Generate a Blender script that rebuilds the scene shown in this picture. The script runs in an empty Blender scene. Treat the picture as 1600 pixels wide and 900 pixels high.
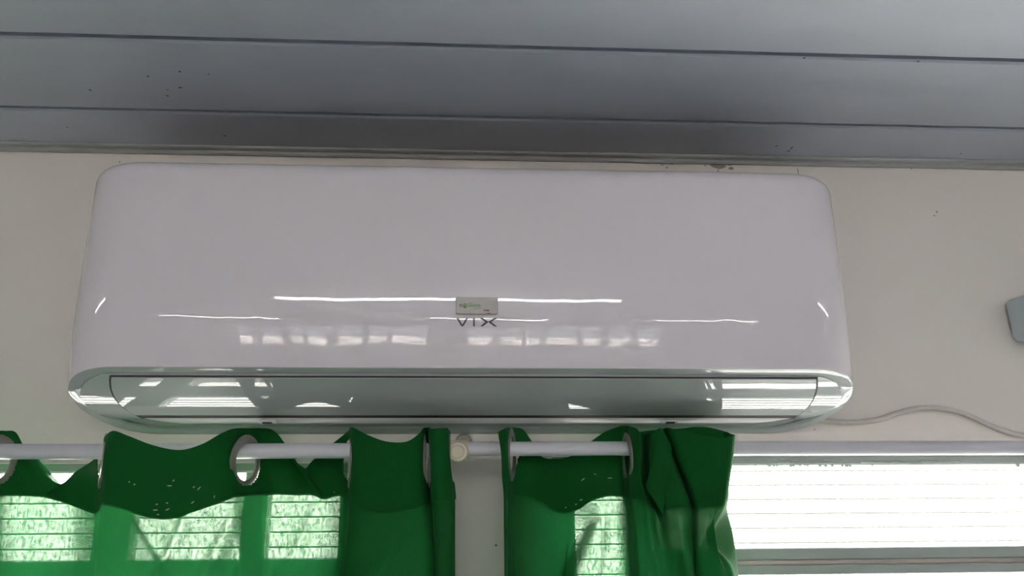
import bpy, bmesh, math, random
from mathutils import Vector, Matrix, noise
random.seed(4)
C = bpy.context.scene.collection
sc = bpy.context.scene
PI = math.pi

# ------------------------------------------------------------------ camera
CAM_Z = 2.0                      # eye height of the phone, floor is z = 0
CAM_Y = -1.22                    # the wall of the air conditioner is the plane y = 0
FPX = 1180.0
PITCH, YAW, ROLL = math.radians(15), math.radians(3.2), math.radians(-0.3)
_f = Vector((math.sin(YAW)*math.cos(PITCH), math.cos(YAW)*math.cos(PITCH), math.sin(PITCH)))
_r = Vector((math.cos(YAW), -math.sin(YAW), 0)); _u = _r.cross(_f)
_r, _u = _r*math.cos(ROLL)+_u*math.sin(ROLL), -_r*math.sin(ROLL)+_u*math.cos(ROLL)
EYE = Vector((0, CAM_Y, CAM_Z))
cam_data = bpy.data.cameras.new('camera'); cam = bpy.data.objects.new('camera', cam_data); C.objects.link(cam)
cam_data.sensor_width = 36; cam_data.lens = FPX/1600*36; cam_data.clip_start = .02
cam.matrix_world = Matrix(((_r.x, _u.x, -_f.x, EYE.x), (_r.y, _u.y, -_f.y, EYE.y), (_r.z, _u.z, -_f.z, EYE.z), (0, 0, 0, 1)))
sc.camera = cam

# ------------------------------------------------------------------ sky, sun, exposure
w = bpy.data.worlds.new('sky'); sc.world = w; w.use_nodes = True
bg = w.node_tree.nodes['Background']; bg.inputs[0].default_value = (.86, .93, 1, 1); bg.inputs[1].default_value = 10
sun_d = bpy.data.lights.new('sun', 'SUN'); sun_d.energy = 170; sun_d.angle = .02; sun_d.color = (1, .96, .93)
sun = bpy.data.objects.new('sun', sun_d); C.objects.link(sun); sun.rotation_euler = (math.radians(6), math.radians(22), 0); sun.location = (0, 2, 8)
sc.view_settings.view_transform = 'Standard'; sc.view_settings.look = 'None'
sc.view_settings.gamma = 1; sc.view_settings.use_curve_mapping = False
sc.view_settings.exposure = 0.38
sc.cycles.max_bounces = 10; sc.cycles.diffuse_bounces = 6; sc.cycles.transparent_max_bounces = 16
sc.cycles.use_denoising = True
sc.cycles.sample_clamp_indirect = 0
LAMP = 22.0

# ------------------------------------------------------------------ helpers
def P(px, py, Y):
    """world point on the vertical plane y = Y that the photograph shows at pixel px, py"""
    d = _f*FPX + _r*(px-800) + _u*(450-py)
    return EYE + d*((Y-CAM_Y)/d.y)
def PZ(px, py, Z):
    d = _f*FPX + _r*(px-800) + _u*(450-py)
    return EYE + d*((Z-CAM_Z)/d.z)

def link(o, parent=None):
    C.objects.link(o)
    if parent is not None: o.parent = parent
    return o
def obj(name, bm, mat, parent=None, smooth=True, sharp=35):
    me = bpy.data.meshes.new(name); bm.normal_update()
    bm.to_mesh(me); bm.free()
    if smooth:
        for p in me.polygons: p.use_smooth = True
        me.set_sharp_from_angle(angle=math.radians(sharp))
    if mat: me.materials.append(mat)
    return link(bpy.data.objects.new(name, me), parent)
def empty(name, loc, parent=None):
    o = bpy.data.objects.new(name, None); o.location = loc; o.empty_display_size = .05
    return link(o, parent)
def tag(o, label, cat, group=None):
    o['label'] = label; o['category'] = cat
    if group: o['group'] = group
    return o
def struct(o): o['kind'] = 'structure'; return o
def local(o, parent):
    """keep world-space mesh data in place under a parent Empty"""
    o.matrix_parent_inverse = Matrix.Translation(-parent.location); return o
def box(bm, x0, x1, y0, y1, z0, z1, bev=0, seg=1):
    r = bmesh.ops.create_cube(bm, size=1)
    for v in r['verts']:
        v.co = Vector(((x0+x1)/2+v.co.x*(x1-x0), (y0+y1)/2+v.co.y*(y1-y0), (z0+z1)/2+v.co.z*(z1-z0)))
    if bev:
        es = list({e for v in r['verts'] for e in v.link_edges})
        bmesh.ops.bevel(bm, geom=es, offset=bev, segments=seg, profile=.5, affect='EDGES')
    return bm
def boxm(*a, **k): return box(bmesh.new(), *a, **k)
def lathe(prof, n=32, axis='X', at=(0, 0, 0)):
    """revolve (a, r) pairs about an axis through at"""
    bm = bmesh.new(); rows = []
    for a, r in prof:
        row = []
        for i in range(n):
            t = 2*PI*i/n; c, s = r*math.cos(t), r*math.sin(t)
            v = {'X': (a, c, s), 'Y': (c, a, s), 'Z': (c, s, a)}[axis]
            row.append(bm.verts.new(Vector(v)+Vector(at)))
        rows.append(row)
    for k in range(len(rows)-1):
        for i in range(n):
            bm.faces.new((rows[k][i], rows[k][(i+1) % n], rows[k+1][(i+1) % n], rows[k+1][i]))
    for row in (rows[0], rows[-1]):
        if prof[0] != prof[-1]: bm.faces.new(row)
    bmesh.ops.recalc_face_normals(bm, faces=bm.faces)
    return bm
def catmull(p0, p1, p2, p3, t):
    return .5*((2*p1)+(p2-p0)*t+(2*p0-5*p1+4*p2-p3)*t*t+(3*p1-p0-3*p2+p3)*t*t*t)
def spline(pts, n):
    out = []
    for i in range(len(pts)-1):
        p0 = pts[i-1] if i else pts[0]*2-pts[1]
        p3 = pts[i+2] if i+2 < len(pts) else pts[-1]*2-pts[-2]
        for k in range(n): out.append(catmull(p0, pts[i], pts[i+1], p3, k/n))
    out.append(pts[-1].copy()); return out
def tube(pts, rad, n=12):
    bm = bmesh.new(); rows = []
    for i, p in enumerate(pts):
        d = (pts[min(i+1, len(pts)-1)]-pts[max(i-1, 0)]).normalized()
        a = d.cross(Vector((0, 1, 0))).normalized(); b = d.cross(a)
        rows.append([bm.verts.new(p+a*rad*math.cos(2*PI*k/n)+b*rad*math.sin(2*PI*k/n)) for k in range(n)])
    for k in range(len(rows)-1):
        for i in range(n): bm.faces.new((rows[k][i], rows[k][(i+1) % n], rows[k+1][(i+1) % n], rows[k+1][i]))
    bm.faces.new(rows[0]); bm.faces.new(rows[-1]); bmesh.ops.recalc_face_normals(bm, faces=bm.faces)
    return bm

# ------------------------------------------------------------------ materials
def nt(m): return m.node_tree.nodes, m.node_tree.links
def mat(name, col, rough=.5, spec=.5, metal=0, coat=0, var=0, vscale=3, bump=0, bscale=40, stretch=(1, 1, 1), col2=None, emit=None, trans=0):
    m = bpy.data.materials.new(name); m.use_nodes = True; N, L = nt(m); b = N['Principled BSDF']
    b.inputs['Base Color'].default_value = (*col, 1); b.inputs['Roughness'].default_value = rough
    b.inputs['Metallic'].default_value = metal; b.inputs['Specular IOR Level'].default_value = spec
    b.inputs['Coat Weight'].default_value = coat; b.inputs['Coat Roughness'].default_value = .012
    tc = N.new('ShaderNodeTexCoord'); mp = N.new('ShaderNodeMapping'); L.new(tc.outputs['Object'], mp.inputs[0]); mp.inputs['Scale'].default_value = stretch
    if var or col2:
        n = N.new('ShaderNodeTexNoise'); n.inputs['Scale'].default_value = vscale; n.inputs['Detail'].default_value = 5
        L.new(mp.outputs[0], n.inputs['Vector'])
        mx = N.new('ShaderNodeMix'); mx.data_type = 'RGBA'
        mx.inputs[6].default_value = (*col, 1); mx.inputs[7].default_value = (*(col2 or [c*(1-var) for c in col]), 1)
        r = N.new('ShaderNodeMapRange'); r.inputs[1].default_value = .35; r.inputs[2].default_value = .65
        L.new(n.outputs[0], r.inputs[0]); L.new(r.outputs[0], mx.inputs[0]); L.new(mx.outputs[2], b.inputs['Base Color'])
    if bump:
        n = N.new('ShaderNodeTexNoise'); n.inputs['Scale'].default_value = bscale; n.inputs['Detail'].default_value = 3
        L.new(mp.outputs[0], n.inputs['Vector'])
        bp = N.new('ShaderNodeBump'); bp.inputs['Strength'].default_value = 1; bp.inputs['Distance'].default_value = bump
        L.new(n.outputs[0], bp.inputs['Height']); L.new(bp.outputs[0], b.inputs['Normal'])
        if coat: L.new(bp.outputs[0], b.inputs['Coat Normal'])
    if emit: b.inputs['Emission Color'].default_value = (*emit[0], 1); b.inputs['Emission Strength'].default_value = emit[1]
    return m

def fabric(name, col, tcol, transl, see, weave=1.0):
    """thin woven cloth: diffuse front, translucent glow, open weave that lets a little through"""
    m = bpy.data.materials.new(name); m.use_nodes = True; N, L = nt(m); N.remove(N['Principled BSDF'])
    tc = N.new('ShaderNodeTexCoord')
    mp = N.new('ShaderNodeMapping'); mp.inputs['Scale'].default_value = (1, 1, .45); L.new(tc.outputs['Object'], mp.inputs[0])
    n = N.new('ShaderNodeTexNoise'); n.inputs['Scale'].default_value = 300; n.inputs['Detail'].default_value = 2; L.new(mp.outputs[0], n.inputs['Vector'])
    dif = N.new('ShaderNodeBsdfPrincipled'); dif.inputs['Base Color'].default_value = (*col, 1); dif.inputs['Roughness'].default_value = .75
    dif.inputs['Specular IOR Level'].default_value = .15; dif.inputs['Sheen Weight'].default_value = .05; dif.inputs['Sheen Tint'].default_value = (.5, .9, .6, 1)
    tr = N.new('ShaderNodeBsdfTranslucent'); tr.inputs[0].default_value = (*tcol, 1)
    op = N.new('ShaderNodeBsdfTransparent'); op.inputs[0].default_value = (.80, 1, .86, 1)
    m1 = N.new('ShaderNodeMixShader'); m1.inputs[0].default_value = transl
    L.new(dif.outputs[0], m1.inputs[1]); L.new(tr.outputs[0], m1.inputs[2])
    r = N.new('ShaderNodeMapRange'); r.inputs[1].default_value = .3; r.inputs[2].default_value = .7
    r.inputs[3].default_value = see*.35; r.inputs[4].default_value = see*2.0
    L.new(n.outputs[0], r.inputs[0])
    lw = N.new('ShaderNodeLayerWeight'); lw.inputs[0].default_value = .5     # threads close up when the cloth is seen at a slant
    iv = N.new('ShaderNodeMath'); iv.operation = 'SUBTRACT'; iv.inputs[0].default_value = 1; L.new(lw.outputs['Facing'], iv.inputs[1])
    pw = N.new('ShaderNodeMath'); pw.operation = 'POWER'; pw.inputs[1].default_value = 3.2; L.new(iv.outputs[0], pw.inputs[0])
    ml = N.new('ShaderNodeMath'); ml.operation = 'MULTIPLY'; L.new(r.outputs[0], ml.inputs[0]); L.new(pw.outputs[0], ml.inputs[1])
    m2 = N.new('ShaderNodeMixShader'); L.new(ml.outputs[0], m2.inputs[0])
    L.new(m1.outputs[0], m2.inputs[1]); L.new(op.outputs[0], m2.inputs[2])
    n2 = N.new('ShaderNodeTexNoise'); n2.inputs['Scale'].default_value = 900; L.new(tc.outputs['Object'], n2.inputs['Vector'])
    bp = N.new('ShaderNodeBump'); bp.inputs['Distance'].default_value = .0004; L.new(n2.outputs[0], bp.inputs['Height']); L.new(bp.outputs[0], dif.inputs['Normal'])
    L.new(m2.outputs[0], N['Material Output'].inputs[0])
    return m

def glass_mat():
    m = bpy.data.materials.new('window_glass'); m.use_nodes = True; N, L = nt(m); N.remove(N['Principled BSDF'])
    t = N.new('ShaderNodeBsdfTransparent'); t.inputs[0].default_value = (.95, .97, .95, 1)
    g = N.new('ShaderNodeBsdfGlossy'); g.inputs['Roughness'].default_value = .02
    lw = N.new('ShaderNodeLayerWeight'); lw.inputs[0].default_value = .5
    pw = N.new('ShaderNodeMath'); pw.operation = 'POWER'; pw.inputs[1].default_value = 5; L.new(lw.outputs['Facing'], pw.inputs[0])
    fr = N.new('ShaderNodeMath'); fr.operation = 'MULTIPLY_ADD'; fr.inputs[1].default_value = .7; fr.inputs[2].default_value = .02; L.new(pw.outputs[0], fr.inputs[0])
    mx = N.new('ShaderNodeMixShader'); L.new(fr.outputs[0], mx.inputs[0]); L.new(t.outputs[0], mx.inputs[1]); L.new(g.outputs[0], mx.inputs[2])
    L.new(mx.outputs[0], N['Material Output'].inputs[0]); return m

M = dict(
    wall=mat('wall_paint', (.76, .71, .665), .6, .3, var=.07, vscale=2.2, bump=.0006, bscale=18),
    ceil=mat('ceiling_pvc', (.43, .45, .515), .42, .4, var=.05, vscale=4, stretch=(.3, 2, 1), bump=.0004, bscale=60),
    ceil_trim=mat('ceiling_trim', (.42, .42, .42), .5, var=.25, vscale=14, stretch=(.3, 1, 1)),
    groove=mat('plank_joint', (.05, .04, .09), .8),
    floor=mat('floor_tile', (.70, .69, .68), .35, var=.1, vscale=2),
    room=mat('room_paint', (.5, .49, .48), .7, var=.04),
    ac=mat('ac_plastic', (.72, .675, .725), .5, .0, coat=1, bump=.002, bscale=4.2, stretch=(1, 1, .9)),
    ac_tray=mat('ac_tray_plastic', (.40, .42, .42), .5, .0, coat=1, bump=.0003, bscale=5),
    ac_dark=mat('outlet_dark', (.03, .02, .025), .7),
    ac_strip=mat('ac_strip_plastic', (.62, .58, .61), .3, .5),
    grille=mat('grille_plastic', (.10, .085, .08), .7),
    logo=mat('logo_ink', (.025, .025, .03), .35),
    plate=mat('plate_aluminium', (.42, .40, .385), .42, metal=.35, var=.12, vscale=60, bump=.0002, bscale=200),
    plate_edge=mat('plate_edge', (.25, .23, .23), .5, metal=.5),
    green_ink=mat('green_ink', (.13, .26, .07), .5), grey_ink=mat('grey_ink', (.12, .14, .11), .5),
    red_ink=mat('brown_ink', (.33, .20, .14), .5), rivet=mat('rivet_metal', (.42, .34, .33), .4, metal=.6),
    rust=mat('rust_ring', (.16, .06, .07), .6),
    rod=mat('rod_enamel', (.62, .61, .66), .3, .5, var=.05, vscale=8, stretch=(.2, 1, 1)),
    cream=mat('cream_plastic', (.66, .60, .47), .38, .5, var=.06, vscale=20),
    flange=mat('flange_plastic', (.42, .39, .33), .5, .4),
    frame=mat('window_frame_enamel', (.42, .46, .44), .4, .5, var=.1, vscale=6, stretch=(.5, 1, 1)),
    track=mat('track_metal', (.68, .60, .55), .35, metal=.3),
    seal=mat('sealant', (.5, .52, .5), .55, var=.25, vscale=60),
    glass=glass_mat(),
    cloth=fabric('green_cloth', (.003, .10, .018), (.026, .24, .07), .22, .056),
    facing=fabric('green_cloth_lining', (.004, .09, .015), (.005, .10, .02), .2, .002),
    pinhole_paint=mat('pinhole_light_paint', (.45, .55, .42), .8),  # pale colour imitating daylight through tiny holes in the cloth
    grommet=mat('grommet_plastic', (.20, .20, .17), .35, .5, coat=.2),
    cable=mat('cable_sheath', (.56, .52, .48), .5),
    device=mat('device_plastic', (.50, .56, .60), .4, .5),
    device_edge=mat('device_edge', (.16, .17, .2), .5),
    siding=mat('siding_paint', (.80, .76, .70), .6, var=.06, vscale=3),
    ground=mat('yard_concrete', (.74, .70, .64), .9, var=.12, vscale=.8),
    roof_gap=mat('deck_gap', (.02, .02, .02), .8),
    deck=mat('deck_paint', (.15, .145, .14), .7, var=.1, vscale=2),
    siding_back=mat('siding_joint', (.22, .21, .2), .8),
    speck=mat('dirt', (.07, .06, .06), .9), stain=mat('damp_stain', (.30, .27, .23), .9),
    lampbody=mat('lamp_body', (.8, .8, .8), .4),
    tube=mat('lamp_tube', (1, 1, 1), .4, emit=((1, .97, .92), LAMP)),
    louvre=mat('louvre_metal', (.55, .56, .55), .4),
)

# ------------------------------------------------------------------ room shell
X0, X1, Y0, ZC = -4.0, 4.2, -8.2, PZ(800, 244, 0).z if False else 0
ZC = P(800, 244, 0).z           # ceiling height where it meets the wall
H1 = P(90, 739, 0).z            # head of the left window opening
H2 = P(1300, 726, 0).z          # head of the right window opening
LX1 = P(536, 800, 0).x          # right jamb of the left window
RX0 = P(893, 800, 0).x          # left jamb of the right window
LX0, RX1 = -1.6, 2.6
SILL = 1.05
def wall_with_holes(name, x0, x1, z0, z1, y0, y1, holes, m):
    bm = bmesh.new()
    xs = sorted({x0, x1, *[h[0] for h in holes], *[h[1] for h in holes]})
    for a, b in zip(xs, xs[1:]):
        cuts = [(h[2], h[3]) for h in holes if h[0] <= a+1e-6 and h[1] >= b-1e-6]
        z = z0
        for c0, c1 in sorted(cuts): box(bm, a, b, y0, y1, z, c0); z = c1
        box(bm, a, b, y0, y1, z, z1)
    bmesh.ops.remove_doubles(bm, verts=bm.verts, dist=1e-5)
    inner = [f for f in bm.faces if all(len(e.link_faces) > 2 for e in f.edges)]
    return struct(obj(name, bm, m, smooth=False))
wall_back = wall_with_holes('wall_back', X0-.15, X1+.15, 0, ZC+.35, 0, .14,
                            [(LX0, LX1, SILL, H1), (RX0, RX1, SILL, H2)], M['wall'])
FARW = [(-2.9, -.55, 1.15, 2.15), (-.1, 2.3, 1.15, 2.15)]
wall_front = wall_with_holes('wall_front', X0-.15, X1+.15, 0, ZC+.35, Y0-.14, Y0, FARW, M['room'])
struct(obj('wall_left', boxm(X0-.15, X0, Y0, 0, 0, ZC+.35), M['room'], smooth=False))
struct(obj('wall_right', boxm(X1, X1+.15, Y0, 0, 0, ZC+.35), M['room'], smooth=False))
struct(obj('floor', boxm(X0-.15, X1+.15, Y0-.14, .14, -.12, 0), M['floor'], smooth=False))
ceiling = struct(obj('ceiling', boxm(X0, X1, Y0, 0, ZC+.02, ZC+.14), M['groove'], smooth=False))
struct(obj('roof', boxm(X0-.15, X1+.15, Y0-.14, .14, ZC+.35, ZC+.42), M['room'], smooth=False))
# planks run along x; joints found from the photograph
j1 = PZ(800, 187, ZC).y; j2 = PZ(800, 77.5, ZC).y; pitch = j1-j2
edges = [-.0, j1, j2]
while edges[-1]-pitch > Y0: edges.append(edges[-1]-pitch)
edges.append(Y0)
def plank_bm(wd):
    bm = bmesh.new(); g = .003; r = .003
    prof = [(-wd/2+g, .012), (-wd/2+g, r), (-wd/2+g+r, 0), (-wd/4, -.0004), (wd/4, -.0004), (wd/2-g-r*2.2, 0), (wd/2-g, r*1.6), (wd/2-g, .012)]
    rows = [[bm.verts.new((x, y, z)) for y, z in prof] for x in (X0, X1)]
    for i in range(len(prof)): bm.faces.new((rows[0][i], rows[0][(i+1) % len(prof)], rows[1][(i+1) % len(prof)], rows[1][i]))
    bm.faces.new(rows[0]); bm.faces.new(rows[1]); bmesh.ops.recalc_face_normals(bm, faces=bm.faces)
    return bm
full = None
for k, (a, b) in enumerate(zip(edges, edges[1:])):
    wd = a-b
    if abs(wd-pitch) < 1e-4 and full: o = full.copy(); link(o, ceiling)
    else:
        o = obj('plank', plank_bm(wd), M['ceil'], ceiling, smooth=False)
        if abs(wd-pitch) < 1e-4: full = o
    o.location = (0, (a+b)/2, ZC+.0005)
# cornice strip between ceiling and wall: two small steps
bm = bmesh.new(); box(bm, X0, X1, -.009, 0, ZC-.010, ZC+.001, bev=.002); box(bm, X0, X1, -.022, -.009, ZC-.004, ZC+.001, bev=.0015)
struct(obj('trim_1', bm, M['ceil_trim']))

# dirt on the ceiling and on the wall (small flat specks with their own outlines)
def specks(name, pts, m, parent, onwall):
    bm = bmesh.new()
    for px, py, rx, ry in pts:
        if onwall: p = P(px, py, -.0006)
        else: p = PZ(px, py, ZC-.0007)
        k = 9; vs = []
        for i in range(k):
            t = 2*PI*i/k; q = .75+.5*random.random()
            dx, dz = rx*q*math.cos(t)/1080, ry*q*math.sin(t)/(1080 if onwall else 420)
            vs.append(bm.verts.new(p+(Vector((dx, 0, dz)) if onwall else Vector((dx, dz, 0)))))
        bm.faces.new(vs)
    o = obj(name, bm, m, parent, smooth=False); o['kind'] = 'stuff'; return o
specks('dirt_specks', [(141, 141, 1.6, 1.2), (281, 112, 2, .8), (282, 137, 2.6, .8), (262, 150, 1.5, 1), (231, 119, 1.6, .9), (262, 140, 1, .9), (326, 116, 1, .8),
                       (351, 212, 3, .8), (1257, 91, 2.5, .7), (1435, 96, 2, .7), (1501, 240, 1.8, 1), (1237, 231, 1.5, 3), (1232, 236, 3, 1), (1213, 228, 3, .7), (105, 199, 1.5, .8)], M['speck'], ceiling, False)
specks('dirt_specks', [(187, 253, 1.2, 1), (1464, 331, 1.5, 1.3), (1460, 337, 1.5, 1), (1424, 264, 1, 1), (1128, 262, 3, 1), (1118, 258, 4, 1), (1122, 267, 2, 1), (1140, 258, 1.5, 1.2),
                       (1050, 256, 5, .7), (1042, 262, 1, 2), (1035, 258, 4, .6), (1102, 259, 2, .9), (958, 656, 1.5, 1), (1247, 268, .6, 7), (1273, 671, 1.3, 1), (775, 852, 1.5, 2)], M['speck'], wall_back, True)
specks('damp_stain', [(1120, 259, 16, 6), (1142, 263, 5, 3), (735, 245, 12, 1.5), (1160, 253, 20, 2)], M['stain'], wall_back, True)

# ------------------------------------------------------------------ windows
def window(name, x0, x1, head, uprights, rails, xr0=None):
    root = empty(name, ((x0+x1)/2, .03, SILL)); struct(root)
    def part(n, bm, m, **k): return local(obj(n, bm, m, root, **k), root)
    ft = P(1300, 712, -.012).z-P(1300, 727, -.012).z
    part('head_frame', boxm(x0-.03, x1+.03, -.012, .06, head-.001, head+ft, bev=.003), M['frame'])
    part('rod_glint', boxm(x0-.03, x1+.03, -.02, -.008, head+ft-.0022, head+ft+.0004, bev=.0006), M['lampbody'])  # white strip painting the window's glint along the rod's lower edge
    part('sill_frame', boxm(x0-.03, x1+.03, -.012, .06, SILL-.03, SILL+.003, bev=.003), M['frame'])
    for a, b in ((x0-.03, x0+.004), (x1-.004, x1+.03)): part('jamb_frame', boxm(a, b, -.010, .06, SILL, head, bev=.003), M['frame'])
    for a, b in uprights: part('upright', boxm(a, b, .012, .045, SILL, head, bev=.002), M['frame'])
    for z0, z1, y0, y1, m in rails: part('rail', boxm(x0 if xr0 is None else xr0, x1, y0, y1, z0, z1, bev=.0015), m)
    xs = [x0]+[u for ab in uprights for u in ab]+[x1]
    for a, b in zip(xs[::2], xs[1::2]):
        part('pane', boxm(a, b, .026, .030, SILL, head), M['glass'], smooth=False)
    return root
YR = .012
def rails(base_px):
    za, zb = P(base_px, 855, YR).z, P(base_px, 873, YR).z
    zc, zd = P(base_px, 882, YR).z, P(base_px, 897, YR).z
    return [(zb, za, YR, .045, M['frame']), (zc, zb, .018, .04, M['track']), (zd, zc, YR, .045, M['frame'])]
YU = .012
w1 = window('window_1', LX0, LX1, H1, [(P(-330, 800, YU).x, P(-290, 800, YU).x), (P(147, 820, YU).x, P(204, 820, YU).x), (P(377, 820, YU).x, P(415, 820, YU).x)],
            [(P(300, 930, YR).z, P(300, 876, YR).z, .014, .045, M['frame'])])
w2 = window('window_2', RX0, RX1, H2, [(P(985, 800, YU).x, P(1018, 800, YU).x), (P(1760, 800, YU).x, P(1800, 800, YU).x)], rails(1370), P(1000, 800, YU).x)
# drips of sealant under the right head frame
bm = bmesh.new()
for px in [1202, 1209, 1214, 1236, 1240, 1250, 1258, 1262, 1281, 1290, 1300, 1316, 1323, 1328, 1363, 1180, 1590]:
    p = P(px, 727.5, -.004); r = random.uniform(.0012, .0028)
    bmesh.ops.create_icosphere(bm, subdivisions=2, radius=r, matrix=Matrix.Translation(p) @ Matrix.Diagonal((1.3, 1, 1, 1)))
o = obj('sealant_drips', bm, M['seal'], w2); local(o, w2); o['kind'] = 'stuff'
bm = bmesh.new()
for px0, px1 in ((1208, 1240), (1345, 1420), (1440, 1500), (1215, 1330)):
    y = random.uniform(717, 723); a, b = P(px0, y, -.0125), P(px1, y, -.0125)
    pts = [a.lerp(b, t/14)+Vector((0, 0, .0018*noise.noise(Vector((px0*.1, t*.6, 0))))) for t in range(15)]
    bmt = tube(pts, .0012, 6); me = bpy.data.meshes.new('t'); bmt.to_mesh(me); bmt.free(); bm.from_mesh(me)
o = obj('sealant_bead', bm, M['seal'], w2); local(o, w2)

# ------------------------------------------------------------------ outside: yard and the slatted facade opposite
g = struct(obj('yard', boxm(-40, 40, .14, 30, -.3, -.1), M['ground'], smooth=False))
g2 = struct(obj('yard_behind', boxm(-40, 40, -30, Y0-.14, -.3, -.1), M['ground'], smooth=False))
FY = 4.6
fac = struct(obj('wall_opposite', boxm(-9, 9, FY+.02, FY+.3, -.1, 2.95), M['siding_back'], smooth=False))
sl = obj('board', boxm(-9, 9, -.006, .006, -.0455, .0455, bev=.002), M['siding'], fac)
z = 0.0
while z < 2.85:
    o = sl if z == 0 else link(sl.copy(), fac)
    o.location = (0, FY, z); z += .104

lr = struct(obj('yard_deck', boxm(-6, 6, .2, 4.4, -.1, -.02), M['roof_gap'], smooth=False))
rb0 = obj('deck_board', boxm(-6, 6, -.048, .048, 0, .03, bev=.006), M['deck'], lr)
for k in range(26):
    o = rb0 if k == 0 else link(rb0.copy(), lr)
    o.location = (0, .28+k*.16, -.02)

# ------------------------------------------------------------------ ceiling lamps and far windows (seen mirrored in the glossy cover)
def lamp_at(x, y, first=[None]):
    if first[0] is None:
        t = empty('ceiling_lamp', (0, 0, ZC)); 
        obj('lamp_body', boxm(-.62, .62, -.03, .03, -.03, 0, bev=.004), M['lampbody'], t)
        obj('lamp_tube', tube([Vector((-.6, 0, -.045)), Vector((.6, 0, -.045))], .013), M['tube'], t)
        first[0] = t
    else:
        t = first[0].copy(); link(t)
        for c in first[0].children: link(c.copy(), t)
    t.location = (x, y, ZC); return t
AXC = (P(118, 600, -.1).x+P(1322, 612, -.1).x)/2
for i, (x, y) in enumerate([(-.08, -1.78), (-2.4, -1.5), (2.2, -1.5), (.15, -7.0), (-2.6, -7.0), (2.45, -7.0)]):
    t = lamp_at(x, y)
    nm = ['over the middle of the room near the air conditioner', 'near the left wall close to the windows', 'near the right wall close to the windows', 'over the middle of the room by the far wall', 'at the far left of the room', 'at the far right of the room'][i]
    tag(t, 'white tube lamp on the ceiling ' + nm, 'lamp', 'tube lamps behind the viewer')
for i, (a, b, c, d) in enumerate(FARW):
    r = empty(f'window_{i+3}', ((a+b)/2, Y0-.07, c)); struct(r)
    bm = bmesh.new(); zz = c+.05
    while zz < d:
        box(bm, a, b, Y0-.10, Y0-.05, zz-.0405, zz+.0405, bev=.0); zz += .1
    o = obj('louvres', bm, M['louvre'], r, smooth=False); local(o, r); o['kind'] = 'stuff'
    for q in range(8):
        xx = a+(b-a)*q/7; local(obj('upright', boxm(xx-.045, xx+.045, Y0-.05, Y0-.02, c, d), M['louvre'], r, smooth=False), r)

# ------------------------------------------------------------------ air conditioner
TIPL, TIPR = P(118, 603, -.10).x, P(1322, 612, -.10).x
XC, A = (TIPL+TIPR)/2, (TIPR-TIPL)/2
B0 = .1025                         # half depth
ZT = P(740, 268, -.17).z           # top
def zb(Y): return CAM_Z+.158-.37*(Y+.19)
def contour(d, n=40, rx=.092):
    """plan outline of the body inset by d: long sides and rounded ends"""
    pts = []; b = B0-d; a = A-d; r = rx-d*.6; yc = -B0
    for i in range(n+1):
        t = -PI/2+PI*i/n; pts.append((a-r+r*math.copysign(abs(math.cos(t))**.92, math.cos(t)), yc+b*math.sin(t)))
    m = 60
    for i in range(1, m): pts.append(((a-r)*(1-2*i/m), yc+b))
    for i in range(n+1):
        t = PI/2+PI*i/n; pts.append((-(a-r)-r*abs(math.cos(t))**.92, yc+b*math.sin(t)))
    for i in range(1, m): pts.append((-(a-r)*(1-2*i/m), yc-b))
    return pts
def fshift(z):
    """how far the front leans back towards the wall at height z"""
    s = 0; zz = z-CAM_Z
    if zz < .275: s += (.275-zz)**2/(2*.52)
    if zz > .275: s += (zz-.275)*.03
    return s
ac = empty('air_conditioner', (XC, 0, CAM_Z+.092))
tag(ac, 'white wall air conditioner with rounded ends mounted above the green curtains', 'air conditioner')
def acp(n, bm, m, **k): return local(obj(n, bm, m, ac, **k), ac)
bm = bmesh.new(); rows = []
cont = contour(0)
levels = [(0, -.0), (.004, .0)] + [(.012+.9*k/22, 0) for k in range(23)]
ts = [0, .006, .02] + [.02+.90*k/26 for k in range(1, 27)]
HB = ZT-(CAM_Z+.158)
R = .022
for t in ts:
    row = []
    for x, y in cont:
        z0 = zb(y); z = z0+(ZT-R-z0)*(t/.92)
        fr = max(0, min(1, (-y)/(2*B0)))
        taper = 1-.0035*(t)
        row.append(bm.verts.new((XC+x*taper, y+fshift(z)*fr**2, z)))
    rows.append(row)
for k in range(1, 9):             # rounded top edge
    t = PI/2*k/8; inset = R*(1-math.cos(t)); zt = ZT-R+R*math.sin(t)
    row = []
    c2 = contour(inset)
    for x, y in c2:
        fr = max(0, min(1, (-y)/(2*B0))); row.append(bm.verts.new((XC+x*.9965, y+fshift(zt)*fr**2, zt)))
    rows.append(row)
n = len(cont)
for k in range(len(rows)-1):
    for i in range(n): bm.faces.new((rows[k][i], rows[k][(i+1) % n], rows[k+1][(i+1) % n], rows[k+1][i]))
bm.faces.new(rows[-1])
# rim: bevel, flat lip coloured darker for the shade of facing down, inner step
prev = rows[0]; rimbm = bmesh.new(); lastbm = []
for d, dz in ((.0012, -.0012), (.0035, -.0018), (.0160, -.0015), (.0168, .0005), (.0172, .004)):
    row = []
    for x, y in contour(d):
        fr = max(0, min(1, (-y)/(2*B0))); row.append((bm if d < .003 else rimbm).verts.new((XC+x, y+fshift(zb(y))*fr**2, zb(y)+dz)))
    tgt = bm if d < .003 else rimbm
    if tgt is rimbm and prev is lastbm: prev = [rimbm.verts.new(v.co) for v in prev]
    for i in range(n): tgt.faces.new((prev[(i+1) % n], prev[i], row[i], row[(i+1) % n]))
    if d < .003: lastbm = row
    prev = row
bmesh.ops.recalc_face_normals(bm, faces=bm.faces)
acp('front_cover', bm, M['ac'], sharp=40)
bmesh.ops.recalc_face_normals(rimbm, faces=rimbm.faces)
acp('rim', rimbm, M['ac_tray'], sharp=50)

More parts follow.
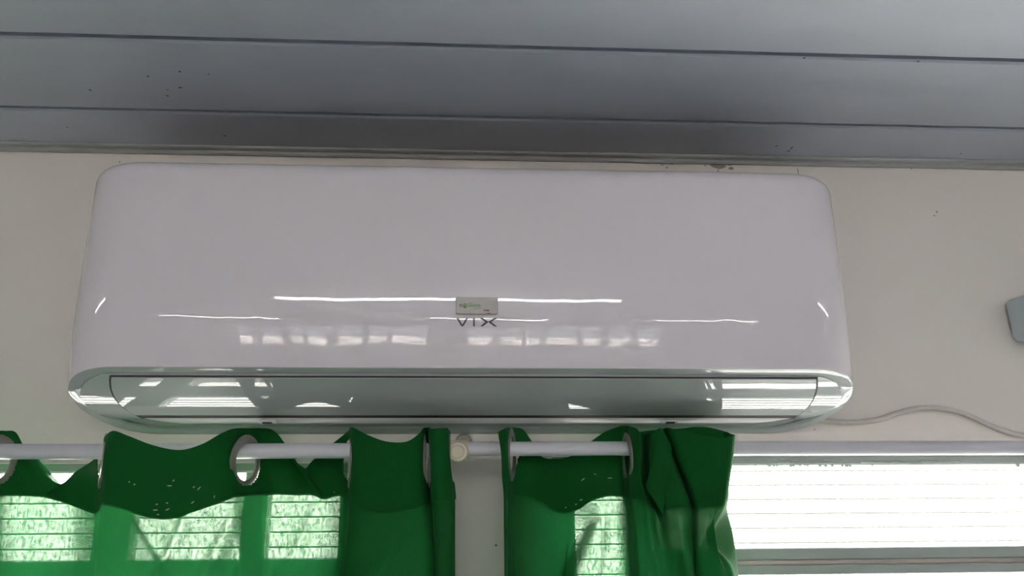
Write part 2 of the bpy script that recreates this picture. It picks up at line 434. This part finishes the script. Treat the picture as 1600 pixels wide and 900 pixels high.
gb = boxm(XC-A+.10, XC+A-.10, -.165, -.018, ZT+.0004, ZT+.0016)
gr = acp('intake_grille', gb, M['ac_dark'], smooth=False)
rib = boxm(-.0015, .0015, -.074, .074, 0, .003)
ro = None
for k in range(72):
    if ro is None: ro = obj('grille_rib', rib, M['grille'], gr, smooth=False)
    else: ro = link(ro.copy(), gr)
    ro.location = (XC-A+.115+k*(2*A-.23)/71, -.0915, ZT+.0014)
# underside, as bands of y; xl, xr give the outline
def band(ys, xl, xr, zf, thick, nx=64):
    bm = bmesh.new(); top = []; bot = []
    for y in ys:
        a, b = xl(y), xr(y)
        bot.append([bm.verts.new((a+(b-a)*i/nx, y, zf(y, (i/nx)))) for i in range(nx+1)])
    for j in range(len(ys)-1):
        for i in range(nx): bm.faces.new((bot[j][i], bot[j][i+1], bot[j+1][i+1], bot[j+1][i]))
    bmesh.ops.recalc_face_normals(bm, faces=bm.faces)
    if bm.faces and sum(f.normal.z for f in bm.faces) > 0: bmesh.ops.reverse_faces(bm, faces=bm.faces)
    r = bmesh.ops.extrude_face_region(bm, geom=list(bm.faces))
    for v in r['geom']:
        if isinstance(v, bmesh.types.BMVert): v.co.z += thick
    bmesh.ops.recalc_face_normals(bm, faces=bm.faces)
    return bm
def half(y, d):                    # half length of the outline inset by d
    s = max(-1, min(1, (y+B0)/(B0-d))); r = .092-.6*d
    return A-d-r+r*max(0, (1-s*s))**(.5*.92)
def lin(a, b, k): return [a+(b-a)*i/k for i in range(k+1)]
YF = -.188+.012                    # where the flap starts behind the rim
Y1, Y2 = -.1728, -.072
def zflap(y, u=0):
    v = (y-Y1)/(Y2-Y1); a = P(740, 592.0, Y1).z; b = P(740, 649, Y2).z
    return a+(b-a)*v-.0032*math.sin(PI*v)
def ytray(): 
    lo, hi = -2*B0+.0172+.013, -.0172
    return [ (lo+hi)/2-(hi-lo)/2*math.cos(PI*i/36) for i in range(37)]
def ztray(y, u):
    if y < Y1: q = max(0, (y+.19)/(Y1+.19)); return (zb(y)+.0035)*(1-q)+(zflap(Y1)+.0032)*q
    if y > Y2+.03: q = min(1, (y-Y2-.03)/.025); return (zflap(Y2)-.27*.03+.006)*(1-q)+(zb(y)+.0035)*q
    if y > Y2: return zflap(Y2)+.0032-(y-Y2)*.18
    return zflap(y)+.0032
FRS = fshift(CAM_Z+.158)
def tray_half(y):
    yy = y-FRS*max(0, min(1, -y/(2*B0)))**2
    return half(yy, .0172)
acp('underside_tray', band([y for y in ytray()], lambda y: XC-tray_half(y), lambda y: XC+tray_half(y), ztray, .004), M['ac_tray'], sharp=60)
# outlet recess, flap, lower strip
def xl(y): 
    v = (y-Y1)/(Y2-Y1); p = 170+45*max(0, v)**1.9; return P(p, 620, y).x
def xr(y): 
    v = (y-Y1)/(Y2-Y1); p = 1278-34*max(0, v)**1.8; return P(p, 620, y).x
acp('outlet', band(lin(Y1-.0016, Y2+.0150, 20), lambda y: xl(y)-.0028, lambda y: xr(y)+.0028, lambda y, u: zflap(y)+.0012, .004), M['ac_dark'])
acp('flap', band(lin(Y1, Y2, 20), xl, xr, zflap, .0012), M['ac_tray'], sharp=60)
ys = lin(Y2+.0125, Y2+.0125+.0125, 6)
zs0 = P(740, 653.6, ys[0]).z; zs1 = P(740, 661.5, ys[-1]).z
def zstrip(y, u): 
    v = (y-ys[0])/(ys[-1]-ys[0]); return zs0+(zs1-zs0)*v-.001*math.sin(PI*v)
strip = acp('lower_strip', band(ys, lambda y: P(226+60*(y-ys[0])/.0125, 655, y).x, lambda y: P(1236-60*(y-ys[0])/.0125, 655, y).x, zstrip, .006), M['ac_strip'])
for px in (419, 1046):
    y = ys[0]+.006; p = P(px, 655.5, y); z = zstrip(y, 0)
    o = obj('latch', boxm(p.x-.012, p.x+.012, y-.0045, y+.0045, z-.0034, z+.002, bev=.0006), M['ac_strip'], strip)
    o2 = obj('latch_slot', boxm(p.x-.007, p.x+.007, y-.0050, y-.002, z-.0036, z-.0012), M['ac_dark'], strip, smooth=False)
acp('mounting_plate', boxm(XC-.45, XC+.45, -.012, 0, CAM_Z+.11, ZT-.03), M['ac_strip'])

# lettering and plate on the front
def front_y(z): return -2*B0+fshift(z)
def on_front(px, py, off):
    y = -2*B0
    for _ in range(6): p = P(px, py, y); y = front_y(p.z)-off
    return P(px, py, y)
def strokes(segs, wdt, m, name, parent, off=.0006):
    bm = bmesh.new()
    for (a, b) in segs:
        p, q = on_front(*a, off), on_front(*b, off); d = (q-p).normalized(); s = Vector((0, 1, 0)).cross(d).normalized()*wdt/2
        if s.x < 0: s = -s
        hs = Vector((wdt/2/max(.3, abs(d.z)), 0, 0))   # horizontal cut ends
        vs = [bm.verts.new(v) for v in (p-hs, p+hs, q+hs, q-hs)]
        f = bm.faces.new(vs); r = bmesh.ops.extrude_face_region(bm, geom=[f])
        for v in r['geom']:
            if isinstance(v, bmesh.types.BMVert): v.co.y += .0009
    bmesh.ops.recalc_face_normals(bm, faces=bm.faces)
    o = obj(name, bm, m, parent, smooth=False); o.matrix_parent_inverse = Matrix.Translation(-ac.location); return o
lg = strokes([((714.6, 496.8), (722.2, 509.6)), ((730.0, 496.8), (722.6, 509.6)), ((740.6, 496.8), (740.6, 509.8)),
              ((751.8, 496.8), (761.2, 503.2)), ((761.2, 503.0), (752.4, 509.8)), ((774.6, 496.8), (765.0, 503.2)), ((765.0, 503.0), (774.4, 510.0))], .0023, M['logo'], 'logo', ac)
lg['label'] = 'thin black VIX lettering'
pc = on_front(745, 478, .001); pa = on_front(713.2, 478, .001); pb = on_front(777, 478, .001)
pt, pbm = on_front(745, 465.6, .001), on_front(745, 491, .001)
hw, hh = (pb.x-pa.x)/2, (pt.z-pbm.z)/2
def plate_bm(hw, hh, y0, y1, r, n=6):
    bm = bmesh.new(); vs = []
    for cx, cz, a0 in ((hw-r, hh-r, 0), (-hw+r, hh-r, 90), (-hw+r, -hh+r, 180), (hw-r, -hh+r, 270)):
        for i in range(n+1):
            t = math.radians(a0+90*i/n); vs.append(bm.verts.new((cx+r*math.cos(t), y0, cz+r*math.sin(t))))
    f = bm.faces.new(vs); r_ = bmesh.ops.extrude_face_region(bm, geom=[f])
    for v in r_['geom']:
        if isinstance(v, bmesh.types.BMVert): v.co.y = y1
    bmesh.ops.recalc_face_normals(bm, faces=bm.faces); return bm
tilt = Matrix.Rotation(math.radians(-2.4), 4, 'X')
def on_plate(name, bm, m, dx, dz, dy=0, smooth=False):
    """dx, dz in pixels of the photograph from the plate centre"""
    s = hw/31.9
    o = obj(name, bm, m, plate, smooth=smooth); o.location = (dx*s, -.0012-dy, dz*s); return o
plate = obj('asset_plate', plate_bm(hw, hh, -.0009, .0009, .0022), M['plate'], ac, smooth=False)
plate.matrix_parent_inverse = Matrix.Translation(-ac.location); plate.matrix_basis = Matrix.Translation(pc+Vector((0, -.0006, 0))) @ tilt
plate['label'] = 'small aluminium asset plate with green lettering'
o = obj('plate_rim', plate_bm(hw+.0009, hh+.0009, .0002, .0012, .0026), M['plate_edge'], plate, smooth=False)
S = hw/31.9
def text(body, size, m, dx, dz, name, sx=1):
    cu = bpy.data.curves.new(name, 'FONT'); cu.body = body; cu.size = size; cu.align_x = 'CENTER'; cu.align_y = 'CENTER'; cu.extrude = .0001; cu.offset = .00022
    t = bpy.data.objects.new(name, cu); C.objects.link(t)
    dg = bpy.context.evaluated_depsgraph_get(); me = bpy.data.meshes.new_from_object(t.evaluated_get(dg))
    bpy.data.objects.remove(t); me.materials.clear(); me.materials.append(m)
    o = bpy.data.objects.new(name, me); link(o, plate)
    o.matrix_basis = Matrix.Translation((dx*S, -.0012, dz*S)) @ Matrix.Rotation(PI/2, 4, 'X') @ Matrix.Diagonal((sx, 1, 1, 1)); return o
text('CARAÚBAS', 5.4*S, M['green_ink'], -5.3, -.2, 'lettering', .80)
on_plate('lettering', boxm(-4*S, 4*S, -.0001, .0001, -.32*S, .32*S), M['grey_ink'], -10, 3.9)
on_plate('lettering', boxm(-5*S, 5*S, -.0001, .0001, -.22*S, .22*S), M['grey_ink'], 1.5, -4.3)
text('2853', 3.0*S, M['rust'], 15.2, -8.0, 'number', 1.5)
def disc(rx, rz, n=16, hole=0):
    bm = bmesh.new()
    if hole:
        a = [bm.verts.new((rx*math.cos(2*PI*i/n), 0, rz*math.sin(2*PI*i/n))) for i in range(n)]
        b = [bm.verts.new((rx*hole*math.cos(2*PI*i/n), 0, rz*hole*math.sin(2*PI*i/n))) for i in range(n)]
        for i in range(n): bm.faces.new((a[i], b[i], b[(i+1) % n], a[(i+1) % n]))
    else: bm.faces.new([bm.verts.new((rx*math.cos(2*PI*i/n), 0, rz*math.sin(2*PI*i/n))) for i in range(n)])
    return bm
on_plate('crest', disc(3.3*S, 4.4*S, hole=.62), M['green_ink'], -18.6, -.4, .0001)
on_plate('crest', disc(2.3*S, 1.9*S), M['red_ink'], -18.9, 1.4, .0002)
on_plate('crest', disc(1.8*S, 2.1*S), M['grey_ink'], -18.9, -2.0, .0002)
on_plate('rivet', disc(2.3*S, 2.3*S, hole=.5), M['rust'], -24.8, 0, .0001)
on_plate('rivet', disc(2.3*S, 2.3*S, hole=.55), M['rivet'], 27, 0, .0001)
on_plate('stain', disc(3.8*S, .6*S), M['rust'], 19, -12.3, .0001)

# ------------------------------------------------------------------ drain hose, wall device
YC = -.006
pts = [P(x, y, YC) for x, y in ((1235, 640), (1262, 649), (1295, 657), (1330, 660), (1368, 656), (1400, 646), (1430, 638.5), (1460, 637), (1490, 641), (1520, 652), (1550, 666), (1580, 677), (1612, 681), (1660, 682), (1740, 676), (1850, 670))]
tag(obj('drain_hose', tube(spline(pts, 6), .0042), M['cable']), 'thin beige hose waving along the wall right of the air conditioner', 'hose')
dv = empty('wall_box', P(1615, 490, -.02))
def dvp(n, bm, m): return local(obj(n, bm, m, dv), dv)
p0, p1 = P(1599, 450, -.05), P(1604, 527, -.05)
bm = bmesh.new(); box(bm, p0.x, p0.x+.15, -.05, 0, p1.z, P(1590, 459, -.05).z)
bmesh.ops.bevel(bm, geom=[e for e in bm.edges], offset=.011, segments=4, profile=.5, affect='EDGES')
for v in bm.verts: v.co.x += (v.co.z-p1.z)*-.05; v.co.z += (v.co.x-p0.x)*.12 if v.co.z > (p0.z+p1.z)/2 else 0
dvp('housing', bm, M['device'])
dvp('back_plate', boxm(p0.x+.006, p0.x+.145, -.006, 0, p1.z+.004, p1.z+.06, bev=.002), M['device_edge'])
tag(dv, 'pale grey plastic wall box cut off by the right edge of the picture', 'wall box')

# ------------------------------------------------------------------ curtain rods and bracket
YROD = -.09
RZ1 = [P(x, 705.2, YROD) for x in (0, 545)]; RZ2 = [P(x, 701, YROD) for x in (800, 980)]
zr1 = (P(300, 705.0, YROD).z); zr2 = P(890, 701, YROD).z
XM = P(717, 703, YROD).x
def rod(x0, x1, z, r, label):
    o = obj('curtain_rod', lathe([(x0, .0001), (x0, r), (x1, r), (x1, .0001)], 28, 'X', (0, YROD, z)), M['rod'])
    return tag(o, label, 'curtain rod', None)
rod(LX0-.05, XM+.002, zr1, .0108, 'white curtain rod through the left green curtain')
rod(XM+.002, RX1-.3, zr2, .0104, 'white curtain rod through the right green curtain, running on past the window')
def bracket(x, z, label):
    t = empty('rod_bracket', (x, 0, z))
    fz = P(722, 690, -.01).z-zr2
    obj('wall_flange', lathe([(0, .0135), (-.004, .0135), (-.008, .012), (-.009, .010), (-.009, .0001)], 28, 'Y', (.006, 0, fz)), M['flange'], t)
    obj('arm', tube(spline([Vector((.006, -.005, fz)), Vector((.004, -.04, fz*.6)), Vector((.0, YROD+.008, .0))], 6), .0075, 14), M['cream'], t)
    obj('cup', lathe([(-.014, .0128), (-.014, .0142), (.014, .0142), (.014, .0128)], 28, 'X', (0, YROD, 0)), M['cream'], t)
    obj('end_knob', lathe([(YROD-.008, .0001), (YROD-.008, .0135), (YROD-.018, .0148), (YROD-.024, .0132), (YROD-.026, .009), (YROD-.0225, .0085), (YROD-.0225, .0001)][::-1], 28, 'Y', (-.001, 0, -.004)), M['cream'], t)
    return tag(t, label, 'rod bracket', 'curtain rod brackets')
br = bracket(XM, (zr1+zr2)/2, 'cream plastic rod bracket with round knob between the two curtains')
def dup(root, loc, label):
    r = root.copy(); link(r); r.location = loc; r['label'] = label
    for c in root.children: link(c.copy(), r)
    return r
dup(br, (LX0-.04, 0, zr1), 'cream rod bracket at the far left end of the rod, outside the picture')
dup(br, (RX1-.31, 0, zr2), 'cream rod bracket at the far right end of the rod, outside the picture')

# ------------------------------------------------------------------ curtains
# a column of cloth: six points (px, py, depth) from the top edge down: top, rod level, below it, header seam, middle, low
def col(T, H, d, L=None, xA=None, dT=None, dH=None, dL=None, xB=None, M_=None):
    """T, H = (px, py) of top edge and header seam; L = (px, py) low; d = depth"""
    dT = d if dT is None else dT; dH = d if dH is None else dH; dL = dH if dL is None else dL
    L = L or (H[0], 890)
    a = (xA if xA is not None else T[0]+(H[0]-T[0])*.35, T[1]+(H[1]-T[1])*.35)
    b = (xB if xB is not None else T[0]+(H[0]-T[0])*.7, T[1]+(H[1]-T[1])*.7)
    m = (H[0]+(L[0]-H[0])*.45, H[1]+(L[1]-H[1])*.45)
    m = M_ or m
    pts = [P(*T, dT), P(*a, (d+dT)/2 if dT != d else d), P(*b, (d+dH)/2), P(*H, dH), P(*m, (dH+dL)/2), P(*L, dL)]
    last = pts[-1]; pts += [Vector((last.x, last.y*k-.01*(1-k)*10*.2, last.z-dz)) for dz, k in ((.06, 1), (.16, .97), (.36, .92), (last.z-SILL+.12, .85))]
    return pts
NC, NR = 9, 8
def proj(p):
    d = p-EYE; z = d.dot(_f); return 800+FPX*d.dot(_r)/z, 450-FPX*d.dot(_u)/z
def cloth(name, cols, holes, label, wob, pinholes=(), pleats=(), folds=()):
    root = None
    rows_c = [spline(c, NR) for c in cols]                  # along the height
    grid = [spline([rc[j] for rc in rows_c], NC) for j in range(len(rows_c[0]))]   # across
    nx = len(grid[0]); HJ = 3*NR
    # normals for small wobble
    bm = bmesh.new(); uvs = []
    V = [[None]*nx for _ in grid]
    for j, row in enumerate(grid):
        for i, p in enumerate(row):
            ppx, ppy = proj(p); pl = 0
            for ax0, ay0, ax1, ay1, am, pw_ in pleats:
                if ppy > ay0:
                    xc = ax0+(ax1-ax0)*(ppy-ay0)/(ay1-ay0); pl += am*min(1, (ppy-ay0)/30)*math.exp(-((ppx-xc)/pw_)**2)
            q = noise.noise(Vector((p.x*26, p.z*9, wob)))*.0022+noise.noise(Vector((p.x*60, p.z*30, wob+5)))*.0006
            V[j][i] = bm.verts.new(p+Vector((0, q*min(1, .3+j/20)-pl, 0)))
    for j in range(len(grid)-1):
        for i in range(nx-1): bm.faces.new((V[j][i], V[j][i+1], V[j+1][i+1], V[j+1][i]))
    def cut(b):
        dead = []
        for f in b.faces:
            c = f.calc_center_median()
            for hc, hn, hr in holes:
                dv_ = c-hc
                ax = dv_.dot(hn)
                if abs(ax) < .009 and (dv_-hn*ax).length < hr: dead.append(f); break
        bmesh.ops.delete(b, geom=dead, context='FACES')
    # the header lining is the same cloth a millimetre behind, down to the seam
    bm.normal_update()
    lin_ = bmesh.new(); W = {}
    for j in range(HJ+1):
        for i in range(nx):
            nrm = V[j][i].normal
            if nrm.y > 0: nrm = -nrm
            W[j, i] = lin_.verts.new(V[j][i].co-nrm*.0013)
    for j in range(HJ):
        for i in range(nx-1): lin_.faces.new((W[j, i], W[j, i+1], W[j+1, i+1], W[j+1, i]))
    cut(bm); cut(lin_)
    o = obj(name, bm, M['cloth'], smooth=True, sharp=180)
    tag(o, label, 'curtain')
    l = obj('header_lining', lin_, M['facing'], o, smooth=True, sharp=180)
    # seam stitches
    seam = [grid[HJ][i]+Vector((0, -.0012, .0035)) for i in range(0, nx)]
    obj('hem_seam', tube(seam, .00035, 5), M['facing'], o)
    for A_, B_ in folds:                                   # a corner of the header turned over
        fb = bmesh.new(); g0 = []
        for t in range(11):
            u = t/10; a = P(A_[0][0]+(A_[1][0]-A_[0][0])*u, A_[0][1]+(A_[1][1]-A_[0][1])*u, A_[2]); b = P(B_[0][0]+(B_[1][0]-B_[0][0])*u, B_[0][1]+(B_[1][1]-B_[0][1])*u, B_[2])
            g0.append([fb.verts.new(a.lerp(b, k/8)+Vector((0, -.007*math.sin(PI*k/8)*(1-.5*u), 0))) for k in range(9)])
        for t in range(10):
            for k in range(8): fb.faces.new((g0[t][k], g0[t][k+1], g0[t+1][k+1], g0[t+1][k]))
        obj('turned_corner', fb, M['cloth'], o, sharp=180)
    sb = bmesh.new()  # pale flat marks painting the light that comes through pinholes in the header
    for px, py, rw, rot in pinholes:
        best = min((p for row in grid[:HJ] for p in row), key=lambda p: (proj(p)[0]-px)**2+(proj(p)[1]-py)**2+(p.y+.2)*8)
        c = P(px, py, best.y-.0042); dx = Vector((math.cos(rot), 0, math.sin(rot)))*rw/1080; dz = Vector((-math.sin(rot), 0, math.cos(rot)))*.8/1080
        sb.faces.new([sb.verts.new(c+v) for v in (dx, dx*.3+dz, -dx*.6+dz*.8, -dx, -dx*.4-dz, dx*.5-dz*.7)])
    if pinholes: so = obj('pinhole_lights', sb, M['pinhole_paint'], o, smooth=False); so['kind'] = 'stuff'
    for hc, hn, hr in holes:
        prof = [(-.0014, .0262), (-.0024, .0285), (-.0021, .0350), (-.0008, .0385), (.0008, .0385), (.0021, .0350), (.0024, .0285), (.0014, .0262), (-.0014, .0262)]
        g_ = obj('grommet', lathe(prof, 40, 'Z'), M['grommet'], o)
        g_.rotation_mode = 'QUATERNION'; g_.rotation_quaternion = Vector((0, 0, 1)).rotation_difference(hn); g_.location = hc
    return o
def ring(px, py, d, ang, cut=.0335):
    """grommet centre and its normal; ang is measured from the x axis in plan"""
    a = math.radians(ang); return (P(px, py, d), Vector((math.cos(a), math.sin(a), 0)), cut)

left = [
    col((-560, 690), (-560, 790), -.075),
    col((-500, 700), (-500, 800), -.045),
    col((-440, 690), (-440, 790), -.075),
    col((-410, 690), (-410, 800), -.12),
    col((-340, 700), (-340, 810), -.14),
    col((-270, 690), (-270, 800), -.12),
    col((-240, 680), (-240, 790), -.075),
    col((-200, 700), (-200, 790), -.045),
    col((-160, 690), (-160, 790), -.075),
    col((-130, 690), (-130, 800), -.125),
    col((-50, 680), (-50, 790), -.13),
    col((-35, 674), (-35, 782), -.120),
    col((-22, 673), (-22, 778), -.106),
    col((-8, 673), (-8, 776), -.090),
    col((8, 673), (8, 775), -.072),
    col((25, 676), (30, 775), -.057),
    col((40, 703), (52, 776), -.052),
    col((60, 728), (66, 777), -.050, xA=62),
    col((92, 756), (92, 783), -.034, dH=-.045),
    col((118, 737), (118, 793), -.044),
    col((146, 718), (144, 803), -.058),
    col((158, 700), (153, 800), -.072, L=(150, 890)),
    col((160, 690), (156, 795), -.092, L=(149, 890)),
    col((164, 682), (156, 790), -.112, L=(147, 890), xA=160),
    col((177, 673), (162, 789), -.128, L=(150, 890), xA=166),
    col((200, 681), (192, 796), -.134),
    col((240, 696), (232, 809), -.142),
    col((281, 703), (268, 811), -.146),
    col((315, 694), (312, 797), -.140, dL=-.128),
    col((342, 679), (346, 786), -.136, dL=-.11),
    col((360, 671), (364, 778), -.124, dL=-.105),
    col((371, 669), (376, 776), -.107),
    col((383, 669), (388, 775), -.090),
    col((395, 669), (400, 774), -.072),
    col((408, 669), (413, 774), -.056),
    col((426, 672), (432, 773), -.047),
    col((444, 691), (462, 774), -.047, xA=452),
    col((472, 731), (488, 774), -.036, dH=-.045),
    col((488, 720), (506, 780), -.046),
    col((512, 699), (522, 776), -.052),
    col((536, 680), (538, 775), -.064, L=(534, 890)),
    col((545, 672), (545, 780), -.085, L=(540, 890)),
    col((547, 668), (546, 788), -.108, L=(538, 890)),
    col((553, 669), (549, 791), -.128, L=(538, 890)),
    col((575, 680), (572, 800), -.137, L=(565, 890)),
    col((605, 690), (600, 804), -.142, L=(600, 890)),
    col((635, 690), (630, 802), -.140, L=(640, 890)),
    col((655, 678), (658, 793), -.130, L=(668, 890)),
    col((661, 671), (668, 788), -.108, L=(677, 890)),
    col((664, 668), (670, 785), -.085, L=(679, 890)),
    col((667, 668), (672, 784), -.064, L=(681, 890)),
    col((670, 668), (674, 784), -.064, L=(683, 890)),
    col((671, 669), (675, 783), -.092, L=(684, 890)),
    col((670, 670), (674, 783), -.126, L=(681, 890)),
    col((677, 670), (682, 784), -.137, L=(687, 890)),
    col((690, 669), (694, 783), -.138, L=(699, 890)),
    col((699, 669), (706, 777), -.128, L=(709, 890)),
    col((701, 671), (709, 777), -.108, L=(710, 890), dL=-.105),
    col((702, 674), (711, 780), -.085, L=(711, 890)),
    col((700, 676), (709, 780), -.066, L=(709, 890)),
]
lh = [ring(-9, 722, -.090, -18), ring(160.5, 720, -.088, 26), ring(384, 722, -.090, -17), ring(547.5, 720, -.087, 10), ring(662, 720, -.087, 5), ring(672, 720, -.09, 4), ring(701, 720, -.088, 2), ring(-146, 722, -.09, 30), ring(-252, 722, -.09, -30), ring(-428, 722, -.09, 30), ring(-560, 722, -.085, -30)]
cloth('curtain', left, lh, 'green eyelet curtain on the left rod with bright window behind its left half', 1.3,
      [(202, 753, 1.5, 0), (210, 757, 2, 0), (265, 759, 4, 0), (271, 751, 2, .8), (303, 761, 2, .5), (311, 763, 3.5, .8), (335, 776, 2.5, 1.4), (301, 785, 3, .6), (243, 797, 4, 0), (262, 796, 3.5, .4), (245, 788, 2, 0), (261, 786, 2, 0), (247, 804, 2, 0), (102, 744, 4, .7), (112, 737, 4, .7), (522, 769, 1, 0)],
      [(392, 772, 328, 900, .020, 19), (303, 785, 262, 870, .007, 8), (205, 795, 240, 850, .006, 9), (505, 776, 468, 850, .008, 12), (420, 776, 440, 900, .006, 15), (640, 830, 590, 900, .006, 10)],
      [(((38, 716), (64, 778), -.060), ((57, 714), (95, 757), -.050)), (((452, 714), (503, 778), -.058), ((478, 733), (506, 776), -.044))])
right = [
    col((778, 675), (787, 775), -.128, L=(788, 890), xA=783),
    col((783, 672), (789, 775), -.136, L=(790, 890), xA=787),
    col((791, 669), (794, 775), -.134, L=(796, 890), xA=792),
    col((796, 668), (797, 775), -.112, L=(799, 890)),
    col((799, 668), (799, 776), -.09, L=(800, 890)),
    col((805, 668), (802, 776), -.068, L=(803, 890)),
    col((817, 671), (815, 777), -.055, dH=-.060),
    col((830, 688), (838, 783), -.052, dH=-.064),
    col((846, 713), (860, 796), -.047, dH=-.070),
    col((868, 717), (881, 803), -.046, dH=-.072),
    col((893, 712), (902, 797), -.047, dH=-.064, L=(880, 890)),
    col((920, 692), (925, 783), -.050, L=(905, 890)),
  col((945, 675), (948, 776), -.053),
    col((966, 667), (966, 776), -.057, L=(970, 890)),
    col((975, 665), (975, 776), -.068, L=(980, 890)),
    col((979, 665), (979, 776), -.088, L=(985, 890)),
    col((983, 666), (983, 778), -.110, L=(990, 890)),
    col((992, 669), (990, 783), -.128, L=(1000, 890)),
    col((1001, 676), (1012, 792), -.134, L=(1015, 890), xA=1001, xB=1003, dL=-.14),
    col((1006, 679), (1022, 800), -.108, L=(1035, 890), xA=1004, xB=1008, dH=-.118, dL=-.142),
    col((1010, 678), (1030, 805), -.112, L=(1045, 890), xA=1009, xB=1014, dH=-.122, dL=-.143),
    col((1020, 674), (1042, 800), -.140, L=(1058, 890), xA=1020, xB=1028, dH=-.146),
    col((1031, 669), (1063, 795), -.143, L=(1073, 890), xA=1042, xB=1056, dH=-.150),
    col((1034, 670), (1078, 795), -.130, L=(1082, 890), xA=1049, xB=1066, dH=-.140),
    col((1036, 670), (1082, 795), -.108, L=(1086, 890), xA=1052, xB=1070),
    col((1040, 669), (1085, 795), -.112, L=(1088, 890), xA=1056, xB=1073),
    col((1043, 669), (1087, 795), -.132, L=(1090, 890), xA=1059, xB=1076),
    col((1062, 672), (1098, 795), -.140, L=(1105, 890), xA=1075, xB=1087),
    col((1095, 679), (1112, 795), -.142, L=(1125, 890)),
    col((1125, 684), (1124, 793), -.142, L=(1134, 890), dL=-.138, M_=(1103, 842)),
    col((1146, 680), (1133, 790), -.138, L=(1144, 890), xA=1143, xB=1138, dL=-.134, M_=(1111, 842)),
    col((1148, 679), (1136, 790), -.120, L=(1147, 890), xA=1145, xB=1140, M_=(1114, 842)),
    col((1142, 678), (1136, 792), -.098, L=(1153, 890), xA=1142, xB=1139),
    col((1138, 676), (1134, 792), -.078, L=(1152, 890), xA=1140, xB=1138),
    col((1132, 674), (1132, 792), -.062, L=(1150, 890)),
    col((1108, 668), (1116, 790), -.056, L=(1130, 890)),
    col((1085, 667), (1095, 790), -.052, L=(1100, 890)),
    col((1060, 670), (1062, 790), -.050, L=(1065, 890)),
    col((1030, 671), (1030, 790), -.050, L=(1030, 890)),
    col((1003, 674), (1003, 790), -.052, L=(1008, 890)),
    col((989, 676), (990, 790), -.048, L=(1000, 890)),
    col((974, 684), (974, 782), -.044, L=(992, 890)),
]
rh = [ring(799, 710, -.090, -12), ring(980, 717, -.090, 0, .027), ring(1134, 727, -.084, -19, .030)]
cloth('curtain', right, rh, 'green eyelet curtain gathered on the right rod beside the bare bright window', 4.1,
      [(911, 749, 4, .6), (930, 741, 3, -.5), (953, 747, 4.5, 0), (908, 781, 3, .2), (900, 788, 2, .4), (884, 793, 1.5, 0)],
      [(928, 786, 882, 880, .024, 18), (975, 775, 992, 900, .016, 13), (945, 800, 930, 900, .006, 7), (1000, 740, 1030, 900, .006, 7), (1060, 800, 1075, 900, .005, 8)],
      [(((1031, 668), (1009, 761), -.150), ((1050, 700), (1036, 806), -.147))])
